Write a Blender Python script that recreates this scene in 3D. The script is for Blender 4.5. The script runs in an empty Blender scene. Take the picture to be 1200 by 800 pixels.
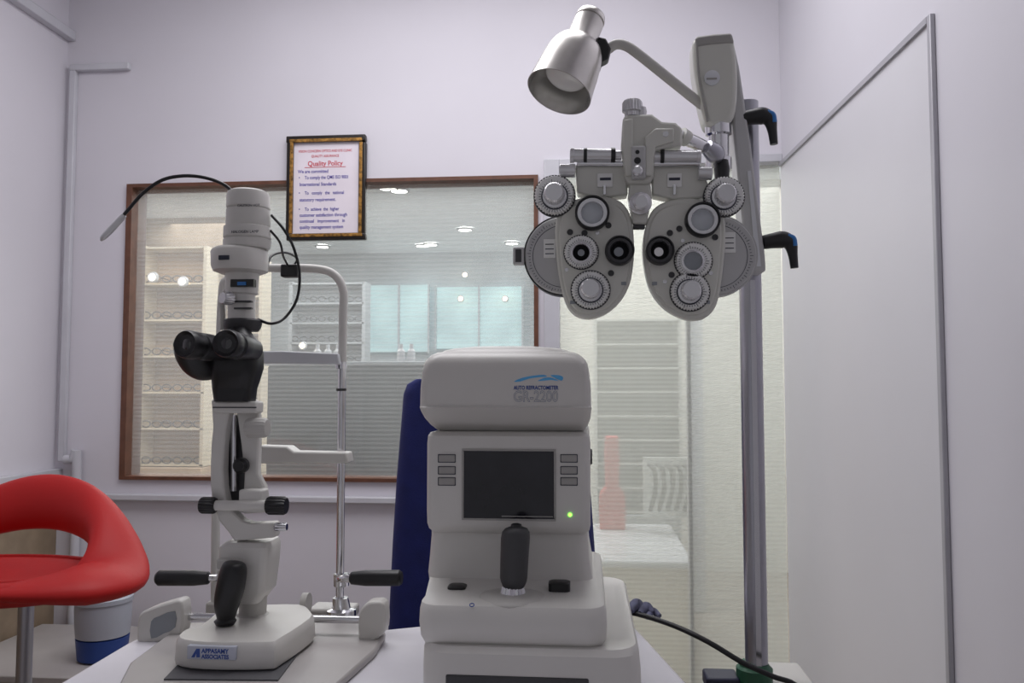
import bpy, bmesh, math, random
from mathutils import Vector, Matrix, Euler
random.seed(3)
S=bpy.context.scene; COL=S.collection
try: S.view_settings.view_transform='Standard'
except Exception: pass
F=970.0; CAM=Vector((0,0,1.15)); YAW=math.atan(86/F); PIT=math.atan(56/F)
R3=(Matrix.Rotation(YAW,3,'Z')@Matrix.Rotation(math.pi/2+PIT,3,'X'))
cd=bpy.data.cameras.new('camera'); cam=bpy.data.objects.new('camera',cd); COL.objects.link(cam)
cam.location=CAM; cam.rotation_euler=(math.pi/2+PIT,0,YAW); cd.sensor_width=36; cd.lens=F/1200*36; cd.clip_start=.02
S.camera=cam
def ray(px,py): return R3@Vector(((px-600)/F,-(py-400)/F,-1))
def W(px,py,d): r=ray(px,py); return CAM+r*(d/r.y)
def G(px,py,z): r=ray(px,py); return CAM+r*((z-CAM.z)/r.z)
def XP(px,py,x): r=ray(px,py); return CAM+r*(x/r.x)
def m(n,d): return n*d/F
# ---------- materials
def lin(c): return tuple(((v/255)/12.92 if v/255<=.04045 else (((v/255)+.055)/1.055)**2.4) for v in c)+(1,)
def mat(name,c,rough=.5,metal=0,emit=0,noise=.04,nscale=8,bump=0,coat=0,spec=.5):
    M=bpy.data.materials.new(name); M.use_nodes=True; nt=M.node_tree; b=nt.nodes['Principled BSDF']
    b.inputs['Roughness'].default_value=rough; b.inputs['Metallic'].default_value=metal
    b.inputs['Specular IOR Level'].default_value=spec; b.inputs['Coat Weight'].default_value=coat
    tc=nt.nodes.new('ShaderNodeTexCoord'); n=nt.nodes.new('ShaderNodeTexNoise'); n.inputs['Scale'].default_value=nscale; n.inputs['Detail'].default_value=4
    nt.links.new(tc.outputs['Object'],n.inputs['Vector'])
    cr=nt.nodes.new('ShaderNodeValToRGB'); L=lin(c)
    cr.color_ramp.elements[0].position=.3; cr.color_ramp.elements[1].position=.7
    cr.color_ramp.elements[0].color=tuple(v*(1-noise*1.5) for v in L[:3])+(1,); cr.color_ramp.elements[1].color=tuple(min(1,v*(1+noise)) for v in L[:3])+(1,)
    nt.links.new(n.outputs['Fac'],cr.inputs['Fac']); nt.links.new(cr.outputs['Color'],b.inputs['Base Color'])
    if emit:
        nt.links.new(cr.outputs['Color'],b.inputs['Emission Color']); b.inputs['Emission Strength'].default_value=emit
    if bump:
        n2=nt.nodes.new('ShaderNodeTexNoise'); n2.inputs['Scale'].default_value=nscale*12; nt.links.new(tc.outputs['Object'],n2.inputs['Vector'])
        bp=nt.nodes.new('ShaderNodeBump'); bp.inputs['Strength'].default_value=bump; bp.inputs['Distance'].default_value=.002
        nt.links.new(n2.outputs['Fac'],bp.inputs['Height']); nt.links.new(bp.outputs['Normal'],b.inputs['Normal'])
    return M
wallM=mat('wall_paint',(219,216,223),.75,noise=.03,nscale=1.5,bump=.12)
wallR=mat('wall_laminate',(211,209,216),.45,noise=.03,nscale=1.2)
panelM=mat('wall_panel',(213,212,217),.5,noise=.02,nscale=1.5)
trimM=mat('white_trim',(203,203,209),.45)
alum=mat('grey_trim',(176,175,181),.4,.2)
ceilM=mat('ceiling_paint',(225,225,228),.8)
floorM=mat('floor_tile',(150,140,130),.5)
tanM=mat('tan_laminate',(150,132,110),.5,noise=.12,nscale=14)
woodM=mat('brown_frame',(104,66,48),.5,noise=.15,nscale=30)
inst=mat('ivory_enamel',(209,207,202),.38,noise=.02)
inst2=mat('ivory_darker',(188,186,181),.45,noise=.02)  # second, slightly darker ivory
phor=mat('phoropter_enamel',(206,206,198),.32,noise=.02)
phg=mat('phoropter_grey',(186,186,186),.4,noise=.02)
dialM=mat('dial_face',(228,228,226),.3,.1)
chrome=mat('chrome',(215,215,218),.16,1,noise=.02)
brushed=mat('brushed_metal',(200,197,193),.3,.9,noise=.05,nscale=40)
reflM=mat('reflector',(225,224,220),.18,.7,noise=.05,nscale=40)
steel=mat('steel_pole',(172,172,180),.28,.85,noise=.03)
black=mat('black_plastic',(20,20,23),.4,noise=.02)
blackf=mat('black_hole',(6,6,8),.6,noise=.02,spec=.15)
blackg=mat('black_gloss',(10,11,14),.12,noise=.02)
dgrey=mat('dark_grey_rubber',(60,60,62),.5)
rub=mat('grey_mat',(85,85,88),.7)
screenM=mat('screen_glass',(34,34,40),.12,noise=.3,nscale=12)
grey=mat('grey_button',(160,158,154),.5)
redM=mat('red_leatherette',(172,20,20),.55,noise=.06,nscale=6,bump=.2,spec=.35)
blueM=mat('blue_fabric',(22,32,98),.8,noise=.1,nscale=30,bump=.4)
tableM=mat('white_tabletop',(220,218,224),.5)
plateM=mat('base_plate_paint',(174,170,168),.45,noise=.05)
ink=mat('dark_ink',(40,45,60),.6); inkb=mat('blue_ink',(50,78,150),.6); inkt=mat('violet_ink',(70,60,160),.6); inkr=mat('red_ink',(200,50,70),.6); cyan=mat('cyan_print',(90,175,228),.5)
inkg=mat('grey_blue_ink',(108,122,152),.6); paper=mat('paper',(232,224,232),.7); gold=mat('gold_beading',(165,122,60),.4,.5,noise=.5,nscale=90); blk2=mat('black_moulding',(30,23,18),.35)
led=mat('green_led',(140,255,80),.4,emit=3); sticker=mat('sticker',(188,192,204),.5)
glassgrey=mat('lens_grey',(178,183,188),.1,coat=.5); lensd=mat('dark_lens',(14,14,18),.06,coat=1); bulbM=mat('bulb_face',(232,232,230),.15,coat=.5)
green=mat('green_collar',(40,90,65),.5); navy=mat('navy_plastic',(28,30,55),.5); bluep=mat('blue_plastic',(28,60,130),.5); bcap=mat('blue_cap',(50,120,190),.4)
whitep=mat('white_plastic',(212,214,218),.35); canM=mat('jug_plastic',(165,168,178),.45); glint=mat('glint_white',(240,240,240),.3)
emw=mat('spot_emission',(255,250,240),.5,emit=16); emwarm=mat('warm_spot',(255,228,190),.5,emit=10); emcy=mat('cyan_light',(190,224,232),.5,emit=.5,noise=.3,nscale=1.2); shopcream=mat('shop_cream',(222,219,210),.5)
shopwall=mat('shop_wall',(198,206,212),.6,noise=.25,nscale=1.2); shopdk=mat('shop_dark',(26,33,38),.8); shoptan=mat('shop_wood',(180,156,130),.6,noise=.2,nscale=3); shopgrey=mat('shop_grey',(162,168,172),.5); shopmid=mat('shop_mid',(176,158,138),.6,noise=.3,nscale=2)
shopceil=mat('shop_ceiling_glow',(220,224,228),.7,emit=.18); palegrey=mat('pale_grey',(140,145,150),.5); palered=mat('pale_red',(190,32,30),.6)  # shop ceiling carries a faint glow of its own so it looks lit
silver=mat('silver_tip',(214,214,216),.25,.55)
def film(name,f0,f1,col,freq=66,tr=.4):
    M=bpy.data.materials.new(name); M.use_nodes=True; nt=M.node_tree; nt.nodes.clear(); N=nt.nodes.new; L=nt.links.new
    out=N('ShaderNodeOutputMaterial'); tc=N('ShaderNodeTexCoord'); sp=N('ShaderNodeSeparateXYZ'); L(tc.outputs['Object'],sp.inputs[0])
    mu=N('ShaderNodeMath'); mu.operation='MULTIPLY'; mu.inputs[1].default_value=freq; L(sp.outputs['Z'],mu.inputs[0])
    pp=N('ShaderNodeMath'); pp.operation='PINGPONG'; pp.inputs[1].default_value=.5; L(mu.outputs[0],pp.inputs[0])
    mr=N('ShaderNodeMapRange'); mr.inputs['From Min'].default_value=.05; mr.inputs['From Max'].default_value=.45; mr.inputs['To Min'].default_value=f0; mr.inputs['To Max'].default_value=f1; L(pp.outputs[0],mr.inputs['Value'])
    t=N('ShaderNodeBsdfTransparent'); t.inputs[0].default_value=(.96,.97,.96,1)
    d=N('ShaderNodeBsdfDiffuse'); d.inputs[0].default_value=lin(col); tl=N('ShaderNodeBsdfTranslucent'); tl.inputs[0].default_value=lin(col)
    md=N('ShaderNodeMixShader'); md.inputs[0].default_value=tr; L(d.outputs[0],md.inputs[1]); L(tl.outputs[0],md.inputs[2])
    mx=N('ShaderNodeMixShader'); L(mr.outputs[0],mx.inputs[0]); L(t.outputs[0],mx.inputs[1]); L(md.outputs[0],mx.inputs[2])
    g=N('ShaderNodeBsdfGlossy'); g.inputs['Roughness'].default_value=.05; mx2=N('ShaderNodeMixShader'); mx2.inputs[0].default_value=.045
    L(mx.outputs[0],mx2.inputs[1]); L(g.outputs[0],mx2.inputs[2]); L(mx2.outputs[0],out.inputs[0]); return M
filmW=film('striped_window_film',.20,.29,(212,215,214)); filmD=film('striped_door_film',.36,.46,(220,222,214),tr=.5)
# ---------- geometry
ORG={}
def thing(name,label,cat,loc=(0,0,0),group=None):
    o=bpy.data.objects.new(name,None); COL.objects.link(o); o.empty_display_size=.05; o.location=loc
    o['label']=label; o['category']=cat
    if group: o['group']=group
    ORG[o.name]=Vector(loc); return o
def link(name,me,mt,parent=None,bev=0,seg=2,smooth=True,ang=35):
    o=bpy.data.objects.new(name,me); COL.objects.link(o)
    if mt: me.materials.append(mt)
    if parent:
        w=ORG[parent.name]; me.transform(Matrix.Translation(-w)); o.parent=parent; ORG[o.name]=w
    else: ORG[o.name]=Vector((0,0,0))
    if smooth:
        for p in me.polygons: p.use_smooth=True
        try: me.set_sharp_from_angle(angle=math.radians(ang))
        except Exception: pass
    if bev:
        b=o.modifiers.new('bevel','BEVEL'); b.width=bev; b.segments=seg; b.limit_method='ANGLE'; b.angle_limit=math.radians(40)
    return o
def obj(name,bm,mt,parent=None,bev=0,seg=2,smooth=True,ang=35,label=None):
    bmesh.ops.recalc_face_normals(bm,faces=bm.faces); me=bpy.data.meshes.new(name); bm.to_mesh(me); bm.free()
    o=link(name,me,mt,parent,bev,seg,smooth,ang)
    if label: o['label']=label
    return o
def B(): return bmesh.new()
def rebase(o,base):
    base=Vector(base); o.data.transform(Matrix.Translation(-base)); o.location=base; ORG[o.name]=base
def tag(o,label,cat,group=None):
    o['label']=label; o['category']=cat
    if group: o['group']=group
    if o.type=='MESH' and o.location.length==0:
        vs=[v.co for v in o.data.vertices]; c=sum(vs,Vector())/len(vs); c.z=min(v.z for v in vs); rebase(o,c)
    return o
def struct(o): o['kind']='structure'; return o
def box(bm,c,s,rot=None):
    M=Matrix.Translation(Vector(c))
    if rot: M=M@Euler(rot).to_matrix().to_4x4()
    M=M@Matrix.Diagonal((s[0],s[1],s[2],1)); bmesh.ops.create_cube(bm,size=1,matrix=M)
def bb(bm,x0,x1,y0,y1,z0,z1): box(bm,((x0+x1)/2,(y0+y1)/2,(z0+z1)/2),(abs(x1-x0),abs(y1-y0),abs(z1-z0)))
def pbox(bm,x0,y0,x1,y1,d,t):   # pixel rectangle measured at depth d, thickness t backwards
    a=W(x0,(y0+y1)/2,d); b=W(x1,(y0+y1)/2,d); c=W((x0+x1)/2,y0,d); e=W((x0+x1)/2,y1,d); bb(bm,a.x,b.x,d,d+t,e.z,c.z)
def loft(bm,rings,closed=False,cap=True):
    vr=[[bm.verts.new(p) for p in r] for r in rings]; n=len(vr[0])
    for i in range(len(vr)-(0 if closed else 1)):
        a=vr[i]; b=vr[(i+1)%len(vr)]
        for k in range(n):
            try: bm.faces.new((a[k],a[(k+1)%n],b[(k+1)%n],b[k]))
            except Exception: pass
    if cap and not closed:
        bm.faces.new(vr[0][::-1]); bm.faces.new(vr[-1])
def lathe(bm,o,axis,prof,seg=40,kn=0,n=0,cap=True):
    q=Vector(axis).normalized().to_track_quat('Z','Y'); o=Vector(o); rings=[]
    if n: seg=2*n
    for r,h in prof:
        rr=[]
        for k in range(seg):
            a=2*math.pi*k/seg; R=max(r,1e-5)*(1-kn*(k%2)); rr.append(o+q@Vector((R*math.cos(a),R*math.sin(a),h)))
        rings.append(rr)
    loft(bm,rings,cap=cap)
def cyl(bm,a,b,r,r2=None,seg=28):
    a=Vector(a); b=Vector(b); lathe(bm,a,b-a,[(r,0),(r if r2 is None else r2,(b-a).length)],seg)
def cat(pts,n=6,closed=False):
    P=[Vector(p) for p in pts]; out=[]; L=len(P)
    for i in range(L if closed else L-1):
        p0=P[(i-1)%L] if closed or i>0 else P[0]*2-P[1]; p1=P[i]; p2=P[(i+1)%L]; p3=P[(i+2)%L] if closed or i+2<L else P[-1]*2-P[-2]
        for k in range(n):
            t=k/n; out.append(.5*((2*p1)+(p2-p0)*t+(2*p0-5*p1+4*p2-p3)*t*t+(3*p1-p0-3*p2+p3)*t**3))
    if not closed: out.append(P[-1])
    return out
def tube(bm,pts,r,seg=14,sm=6,rs=None):
    if rs: 
        Q=[Vector((p[0],p[1],p[2],rr)) for p,rr in zip([Vector(p) for p in pts],rs)]
    else: Q=[Vector((Vector(p)[0],Vector(p)[1],Vector(p)[2],r)) for p in pts]
    if sm>1: Q=cat(Q,sm)
    P=[Vector(q[:3]) for q in Q]; rr=[max(q[3],1e-5) for q in Q]; rings=[]
    up=None
    for i,p in enumerate(P):
        t=(P[min(i+1,len(P)-1)]-P[max(i-1,0)]).normalized()
        if up is None: up=t.orthogonal().normalized()
        up=(up-t*up.dot(t)).normalized(); v=t.cross(up)
        rings.append([p+(up*math.cos(2*math.pi*k/seg)+v*math.sin(2*math.pi*k/seg))*rr[i] for k in range(seg)])
    loft(bm,rings)
def vs(bm,d,rows,seg=36,kn=0):   # vertical stack of circular rings: (cx,y,r) in px
    rings=[]
    for cx,y,r in rows:
        c=W(cx,y,d); R=m(max(r,.01),d); rings.append([c+Vector((R*(1-kn*(k%2))*math.cos(2*math.pi*k/seg),R*(1-kn*(k%2))*math.sin(2*math.pi*k/seg),0)) for k in range(seg)])
    loft(bm,rings)
def prism(bm,pts,d,t,sm=0):
    P=[W(x,y,d) for x,y in pts]
    if sm: P=cat(P,sm,True)
    loft(bm,[P,[p+Vector((0,t,0)) for p in P]])
def band(bm,rows,d,t):   # rows of (xl,yl,xr,yr): quads strip extruded, for concave outlines
    fr=[(W(a,b_,d),W(c,e,d)) for a,b_,c,e in rows]
    rings=[[l,r,r+Vector((0,t,0)),l+Vector((0,t,0))] for l,r in fr]; loft(bm,rings)
def slab(bm,P,z0,z1,sm=0):
    P=[Vector((p[0],p[1],0)) for p in P]
    if sm: P=cat(P,sm,True)
    loft(bm,[[Vector((p.x,p.y,z0)) for p in P],[Vector((p.x,p.y,z1)) for p in P]])
def rr(x0,x1,y0,y1,r,z,s=7):
    r=min(r,abs(x1-x0)/2.01,abs(y1-y0)/2.01); out=[]
    for cx,cy,a0 in ((x1-r,y1-r,0),(x0+r,y1-r,90),(x0+r,y0+r,180),(x1-r,y0+r,270)):
        for k in range(s+1):
            a=math.radians(a0+90*k/s); out.append(Vector((cx+r*math.cos(a),cy+r*math.sin(a),z)))
    return out
def stack(bm,rows):   # (y,xl,xr,Yf,Yb,r)
    rings=[]
    for y,xl,xr,Yf,Yb,r in rows:
        a=W(xl,y,Yf); b=W(xr,y,Yf); rings.append(rr(a.x,b.x,Yf,Yb,r,(a.z+b.z)/2))
    loft(bm,rings)
def text(name,body,size,loc,mt,parent,rot=(math.pi/2,0,0),align='LEFT',ext=.0002,bold=0,sx=1):
    c=bpy.data.curves.new('t','FONT'); c.body=body; c.size=size; c.align_x=align; c.extrude=ext; c.offset=bold; c.resolution_u=3
    t=bpy.data.objects.new('t',c); COL.objects.link(t); bpy.context.view_layer.update()
    me=bpy.data.meshes.new_from_object(t.evaluated_get(bpy.context.evaluated_depsgraph_get())); bpy.data.objects.remove(t)
    me.transform(Matrix.Translation(Vector(loc))@Euler(rot).to_matrix().to_4x4()@Matrix.Diagonal((sx,1,1,1))); me.materials.clear()
    return link(name,me,mt,parent,smooth=False)
def simple(name,fn,mt,parent=None,bev=0,label=None,**k):
    bm=B(); fn(bm); return obj(name,bm,mt,parent,bev,label=label,**k)
# ================= SETTING
YB=2.8; XL=W(72,300,YB).x; XR=W(920,400,YB).x; ZC=2.75
wx0=W(146,385,YB).x; wx1=W(631,385,YB).x; wz1=W(390,211,YB).z; wz0=W(300,563,YB).z
dx0=W(638,400,YB).x; dz1=W(780,184,YB).z
def f(bm):
    bb(bm,XL-.1,wx0,YB,YB+.1,0,ZC); bb(bm,wx0,dx0,YB,YB+.1,wz1,ZC); bb(bm,wx0,dx0,YB,YB+.1,0,wz0); bb(bm,wx1,dx0,YB,YB+.1,wz0,wz1); bb(bm,dx0,XR+.1,YB,YB+.1,dz1,ZC)
struct(simple('wall_back',f,wallM,smooth=False))
struct(simple('wall_left',lambda b:bb(b,XL-.1,XL,-1.2,YB,0,ZC),wallM,smooth=False))
struct(simple('wall_right',lambda b:bb(b,XR,XR+.1,-1.2,YB,0,ZC),wallR,smooth=False))
struct(simple('ceiling',lambda b:bb(b,XL-.1,XR+.1,-1.2,YB+.1,ZC,ZC+.1),ceilM,smooth=False))
struct(simple('floor',lambda b:bb(b,XL-.1,XR+.1,-1.2,YB+.1,-.1,0),floorM,smooth=False))
# window
win=thing('window_1','brown framed internal window with striped film','window',(wx0,YB,wz0)); win['kind']='structure'
def f(bm):
    t=.021
    bb(bm,wx0,wx0+t,YB-.012,YB+.09,wz0,wz1); bb(bm,wx1-t*.7,wx1,YB-.012,YB+.09,wz0,wz1); bb(bm,wx0+t,wx1-t*.7,YB-.012,YB+.09,wz1-t*.6,wz1); bb(bm,wx0+t,wx1-t*.7,YB-.012,YB+.09,wz0,wz0+t*.6)
simple('window_frame',f,woodM,win)
simple('window_glass',lambda b:bb(b,wx0+.01,wx1-.01,YB+.03,YB+.034,wz0+.01,wz1-.01),filmW,win,smooth=False)
door=thing('door_1','full height glass door with striped film in a white frame','door',(dx0,YB,0)); door['kind']='structure'
def f(bm):
    w=.052
    bb(bm,dx0,dx0+w,YB-.012,YB+.08,0,dz1); bb(bm,dx0+w,XR,YB-.012,YB+.08,dz1-.028,dz1)
simple('door_frame',f,trimM,door,bev=.003)
simple('door_glass',lambda b:bb(b,dx0+.04,XR-.001,YB+.03,YB+.034,.0,dz1-.02),filmD,door,smooth=False)
simple('door_mullion',lambda b:bb(b,W(806,400,YB).x,W(811,400,YB).x,YB+.037,YB+.07,0,dz1-.03),trimM,door)
# right wall door panel and trims
yv=XP(1103,400,XR).y
pA=XP(920,190,XR-.002); pB=XP(1088,30,XR-.002)
def f(bm):
    v=[Vector((XR-.004,YB,0)),Vector((XR-.004,yv,0)),Vector((XR-.004,yv,pB.z)),Vector((XR-.004,YB,pA.z))]
    loft(bm,[v,[p+Vector((.006,0,0)) for p in v]])
struct(simple('door_2',f,panelM,smooth=False))
def f(bm):
    v=[Vector((XR-.010,YB,pA.z)),Vector((XR-.010,yv,pB.z)),Vector((XR-.010,yv,pB.z+.013)),Vector((XR-.010,YB,pA.z+.013))]
    loft(bm,[v,[p+Vector((.010,0,0)) for p in v]])
struct(simple('trim_1',f,alum,smooth=False))
struct(simple('trim_2',lambda b:bb(b,XR-.010,XR,yv-.016,yv,0,pB.z+.013),alum,bev=.002))
# trunking on left
tx=W(82,300,YB).x; z80=W(100,81,YB).z; z545=W(70,540,YB).z
struct(simple('trim_3',lambda b:bb(b,tx-.012,tx+.012,YB-.02,YB,z545,z80+.012),trimM,bev=.003))
struct(simple('trim_4',lambda b:bb(b,tx-.01,W(154,80,YB).x,YB-.022,YB,z80-.012,z80+.012),trimM,bev=.003))
zt=W(88,42,YB).z
struct(simple('trim_5',lambda b:bb(b,XL,XL+.03,0,YB,zt-.02,zt+.015),trimM,bev=.003))
zl=W(60,552,YB).z
struct(simple('trim_6',lambda b:bb(b,XL,XL+.03,0,YB,zl-.018,zl+.01),trimM,bev=.003))
struct(simple('baseboard_left',lambda b:bb(b,XL,XL+.014,0,YB-.001,0,zl-.018),tanM,smooth=False))
zs=W(300,583,YB).z
struct(simple('trim_7',lambda b:bb(b,W(95,583,YB).x,dx0,YB-.03,YB,zs-.012,zs+.01),trimM,bev=.004))
def f(bm):
    a=W(50,538,YB-.02); b=W(95,538,YB-.02); c=W(86,600,YB-.02)
    tube(bm,[Vector((XL+.05,YB-.02,a.z)),Vector((b.x-.03,YB-.02,a.z)),Vector((b.x-.015,YB-.02,a.z-.02)),Vector((b.x-.015,YB-.02,c.z-.5))],.016,sm=4)
struct(simple('trim_8',f,trimM))
# ================= SHOP BEYOND
struct(simple('wall_far',lambda b:bb(b,-6,4,8,8.1,0,2.5),shopwall,smooth=False))
struct(simple('wall_far_left',lambda b:bb(b,-6.1,-6,2.9,8,0,2.5),shopwall,smooth=False))
struct(simple('wall_far_right',lambda b:bb(b,1.8,1.9,2.9,8,0,2.5),shopwall,smooth=False))
xm=W(262,400,6.2).x
struct(simple('wall_far_middle',lambda b:bb(b,-6,xm,6.2,6.3,0,2.5),shopmid,smooth=False))
struct(simple('wall_far_added',lambda b:bb(b,W(652,400,5.4).x,1.8,5.4,5.5,0,2.5),shopcream,smooth=False))  # pale wall added to brighten the view through the door glass
struct(simple('floor_far',lambda b:bb(b,-6,4,2.91,8,-.1,0),floorM,smooth=False))
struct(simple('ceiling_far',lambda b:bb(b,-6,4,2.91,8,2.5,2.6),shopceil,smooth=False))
c0=thing('counter','dark slate counter screen in the shop behind the window','counter',(W(405,500,3.2).x,3.2,0))
cxa=W(312,490,3.2).x; cxb=W(498,490,3.2).x; czt=W(400,428,3.2).z
simple('panel',lambda b:bb(b,cxa,cxb,3.2,3.26,0,czt),shopdk,c0,bev=.01)
simple('top',lambda b:bb(b,cxa-.01,cxb+.01,3.19,3.6,czt,czt+.015),shopgrey,c0,bev=.005)
for x in (372,384,396,470,482): 
    o=simple('desk_bottle',lambda b:lathe(b,Vector((W(x,421,3.4).x,3.4,czt+.015)),(0,0,1),[(.016,.0),(.016,.05),(.008,.06),(.008,.08)],16),whitep)
    tag(o,'small pale bottle on the dark counter behind the window','bottle','bottles on the dark counter')
for r,lb in [((432,334,502,412),'pale cyan lit window bay behind the striped film, left of two'),((510,336,612,408),'pale cyan lit window bay behind the striped film, right of two')]:
    t=thing('lightbox',lb,'lightbox',W((r[0]+r[2])/2,r[3],7.9),'pale cyan lightboxes')
    simple('light_panel',lambda b:pbox(b,*r,7.9,.09),emcy,t)
    for k in range(3):
        x=r[0]+(r[2]-r[0])*k/2; simple('upright',lambda b:pbox(b,x-.9,r[1]-2,x+.9,r[3]+2,7.86,.04),shopwall,t)
def shelfunit(x0,y0,x1,y1,d,n,label,name='display_shelf',mt=shoptan,sh=shopgrey):
    t=thing(name,label,'display shelf',(W((x0+x1)/2,y1,d).x,d,0)); a=W(x0,y1,d); b_=W(x1,y1,d); 
    simple('back_panel',lambda b:pbox(b,x0,y0,x1,y1,d+.15,.03),mt,t)
    simple('cabinet_base',lambda b:bb(b,a.x,b_.x,d-.02,d+.18,0,a.z-.01),mt,t,bev=.006)
    for k in range(n+1):
        y=y0+(y1-y0)*k/n; simple('shelf',lambda b:pbox(b,x0,y-1.0,x1,y+1.0,d,.15),sh,t)
    for x in (x0,x1): simple('side_panel',lambda b:pbox(b,x-2,y0-2,x+2,y1+2,d,.16),sh,t)
    return t
creamsh=mat('shelf_cream',(208,196,174),.5)
shelfunit(165,290,238,545,4.8,6,'wooden eyewear shelf behind the left end of the window',sh=creamsh)
shelfunit(248,305,304,560,5.6,6,'narrow wooden eyewear shelf behind the slit lamp column',sh=creamsh)
shelfunit(340,332,426,425,6.4,4,'pale grey eyewear shelf behind the window above the dark counter',mt=shopgrey)
shelfunit(515,418,612,540,5.4,4,'grey eyewear shelf low behind the right end of the window',mt=shopgrey)
palesh=mat('shelf_pale',(202,204,200),.5)
shelfunit(698,375,798,600,4.6,8,'pale eyewear shelf behind the glass door',mt=shopgrey,sh=palesh)
# eyeglasses
gm=bpy.data.meshes.new('eyeglasses'); bm=B()
for s in (-1,1):
    pts=[Vector((s*.034+.028*math.cos(a),0,.02+.02*math.sin(a))) for a in [2*math.pi*k/14 for k in range(14)]]
    for k in range(14): cyl(bm,pts[k],pts[(k+1)%14],.004,seg=5)
    cyl(bm,(s*.062,0,.028),(s*.062,.12,.02),.003,seg=5)
cyl(bm,(-.008,0,.024),(.008,0,.024),.003,seg=5); bm.to_mesh(gm); bm.free(); gm.materials.append(dgrey)
def glasses(x0,y0,x1,y1,d,n,cols,label,grp,off=.0):
    for k in range(n):
        for c in range(cols):
            p=W(x0+(x1-x0)*(c+.5)/cols,y0+(y1-y0)*(k+1)/n-2,d+.02); o=bpy.data.objects.new('eyeglasses',gm); COL.objects.link(o); o.location=p
            o['label']=label; o['category']='eyeglasses'; o['group']=grp
glasses(165,290,238,545,4.8,6,3,'dark rimmed eyeglasses on the wooden shelf behind the left end of the window','eyeglasses on the left shelf')
glasses(248,305,304,560,5.6,6,3,'dark rimmed eyeglasses on the narrow shelf behind the slit lamp','eyeglasses on the narrow shelf')
glasses(340,332,426,425,6.4,4,4,'dark rimmed eyeglasses on the pale shelf above the dark counter','eyeglasses on the pale shelf')
glasses(515,418,612,540,5.4,4,4,'dark rimmed eyeglasses on the low grey shelf behind the window','eyeglasses on the low shelf')
glasses(698,375,798,600,4.6,8,4,'dark rimmed eyeglasses on the shelf behind the glass door','eyeglasses behind the glass door')
zt_=W(750,640,3.6).z
t=thing('display_table','cream display table low behind the glass door','display table',(W(755,800,3.6).x,3.6,0))
xa=W(696,640,3.5).x; xb=W(806,640,3.5).x
simple('top',lambda b:bb(b,xa,xb,3.3,4.2,zt_-.03,zt_),whitep,t,bev=.01)
simple('front_panel',lambda b:bb(b,xa+.02,xb-.02,3.34,4.16,0,zt_-.03),mat('table_cream',(215,200,176),.5),t)
def f(bm):
    p=W(718,624,4.0); loft(bm,[rr(p.x-w,p.x+w,4.0,4.12,.01,z) for w,z in ((.06,zt_+.001),(.062,zt_+.14),(.055,zt_+.17),(.03,zt_+.20),(.035,zt_+.34),(.03,zt_+.44))])
tag(simple('shopping_bag',f,palered,bev=.005),'red bag standing behind the glass door','bag')
t=thing('sunglasses_rack','rack of dark arched frames behind the glass door','rack',W(781,610,3.9))
simple('board',lambda b:pbox(b,754,536,808,606,3.98,.03),palesh,t)
for k in range(5):
    x=760+k*10
    simple('frame',lambda b:tube(b,[W(x,544,3.93),W(x+7,552,3.9),W(x+8,575,3.9),W(x+2,598,3.93)],.010),black,t)
o=thing('display_column','white column standing behind the glass door','column',(W(817,600,4.4).x,4.4,0))
cxa=W(808,600,4.4).x; cxb=W(826,600,4.4).x
simple('shaft',lambda b:bb(b,cxa,cxb,4.4,4.5,0,W(817,300,4.4).z),whitep,o,bev=.01)
simple('capital',lambda b:bb(b,cxa-.02,cxb+.02,4.38,4.52,W(817,300,4.4).z,W(817,292,4.4).z),whitep,o,bev=.01)
for i,(x,y) in enumerate([(455,219),(468,222),(505,288),(495,287),(378,288),(545,268),(300,262),(222,270),(180,292),(410,262),(730,236),(770,262),(600,284)]):
    p=G(x,y,2.495)
    if p.y>7.6: p=W(x,y,7.5); p=Vector((p.x,p.y,2.495))
    t=thing('ceiling_light','round recessed spotlight in the shop ceiling','ceiling light',p,'recessed spotlights in the shop ceiling')
    simple('diffuser',lambda b:lathe(b,p,(0,0,-1),[(.055,0),(.055,.012)],20),emw,t)
    simple('trim_ring',lambda b:lathe(b,p,(0,0,-1),[(.055,0),(.075,0),(.07,.014),(.055,.014)],20,cap=False),whitep,t)
for x,y,dd in ((540,350,7.8),(592,350,7.8),(545,322,7.8),(215,330,4.78),(180,325,4.78),(355,405,6.3)):
    t=thing('wall_spotlight','small glowing spotlight high in the shop behind the window','spotlight',W(x,y,dd),'small spotlights in the shop')
    simple('lens',lambda b:lathe(b,W(x,y,dd),(0,-1,0),[(.022,0),(.02,.02),(0,.03)],16),emwarm,t)
    simple('ring',lambda b:lathe(b,W(x,y,dd),(0,-1,0),[(.022,0),(.034,0),(.03,.02),(.022,.02)],16,cap=False),whitep,t)
# ================= CERTIFICATE
D=YB-.025
t=thing('framed_certificate','framed quality policy notice with black and gold moulding hanging over the window','picture frame',W(381,281,D))
def ringrect(bm,x0,y0,x1,y1,w,d,th):
    pbox(bm,x0,y0,x1,y0+w,d,th); pbox(bm,x0,y1-w,x1,y1,d,th); pbox(bm,x0,y0+w,x0+w,y1-w,d,th); pbox(bm,x1-w,y0+w,x1,y1-w,d,th)
simple('moulding',lambda b:ringrect(b,335,158,428,281,8,D,.025),blk2,t,bev=.004)
simple('gold_beading',lambda b:(ringrect(b,339,162,424,277,3.6,D-.004,.006)),gold,t,bev=.001)
simple('paper',lambda b:pbox(b,343,166,420,273,D+.008,.005),paper,t)
k=YB/F; Y=D+.0075
def tx_(s,px,py,sz,mt,al='LEFT',bo=0,sx=1): text('lettering',s,sz*k,W(px,py,Y),mt,t,align=al,bold=bo,sx=sx)
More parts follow.
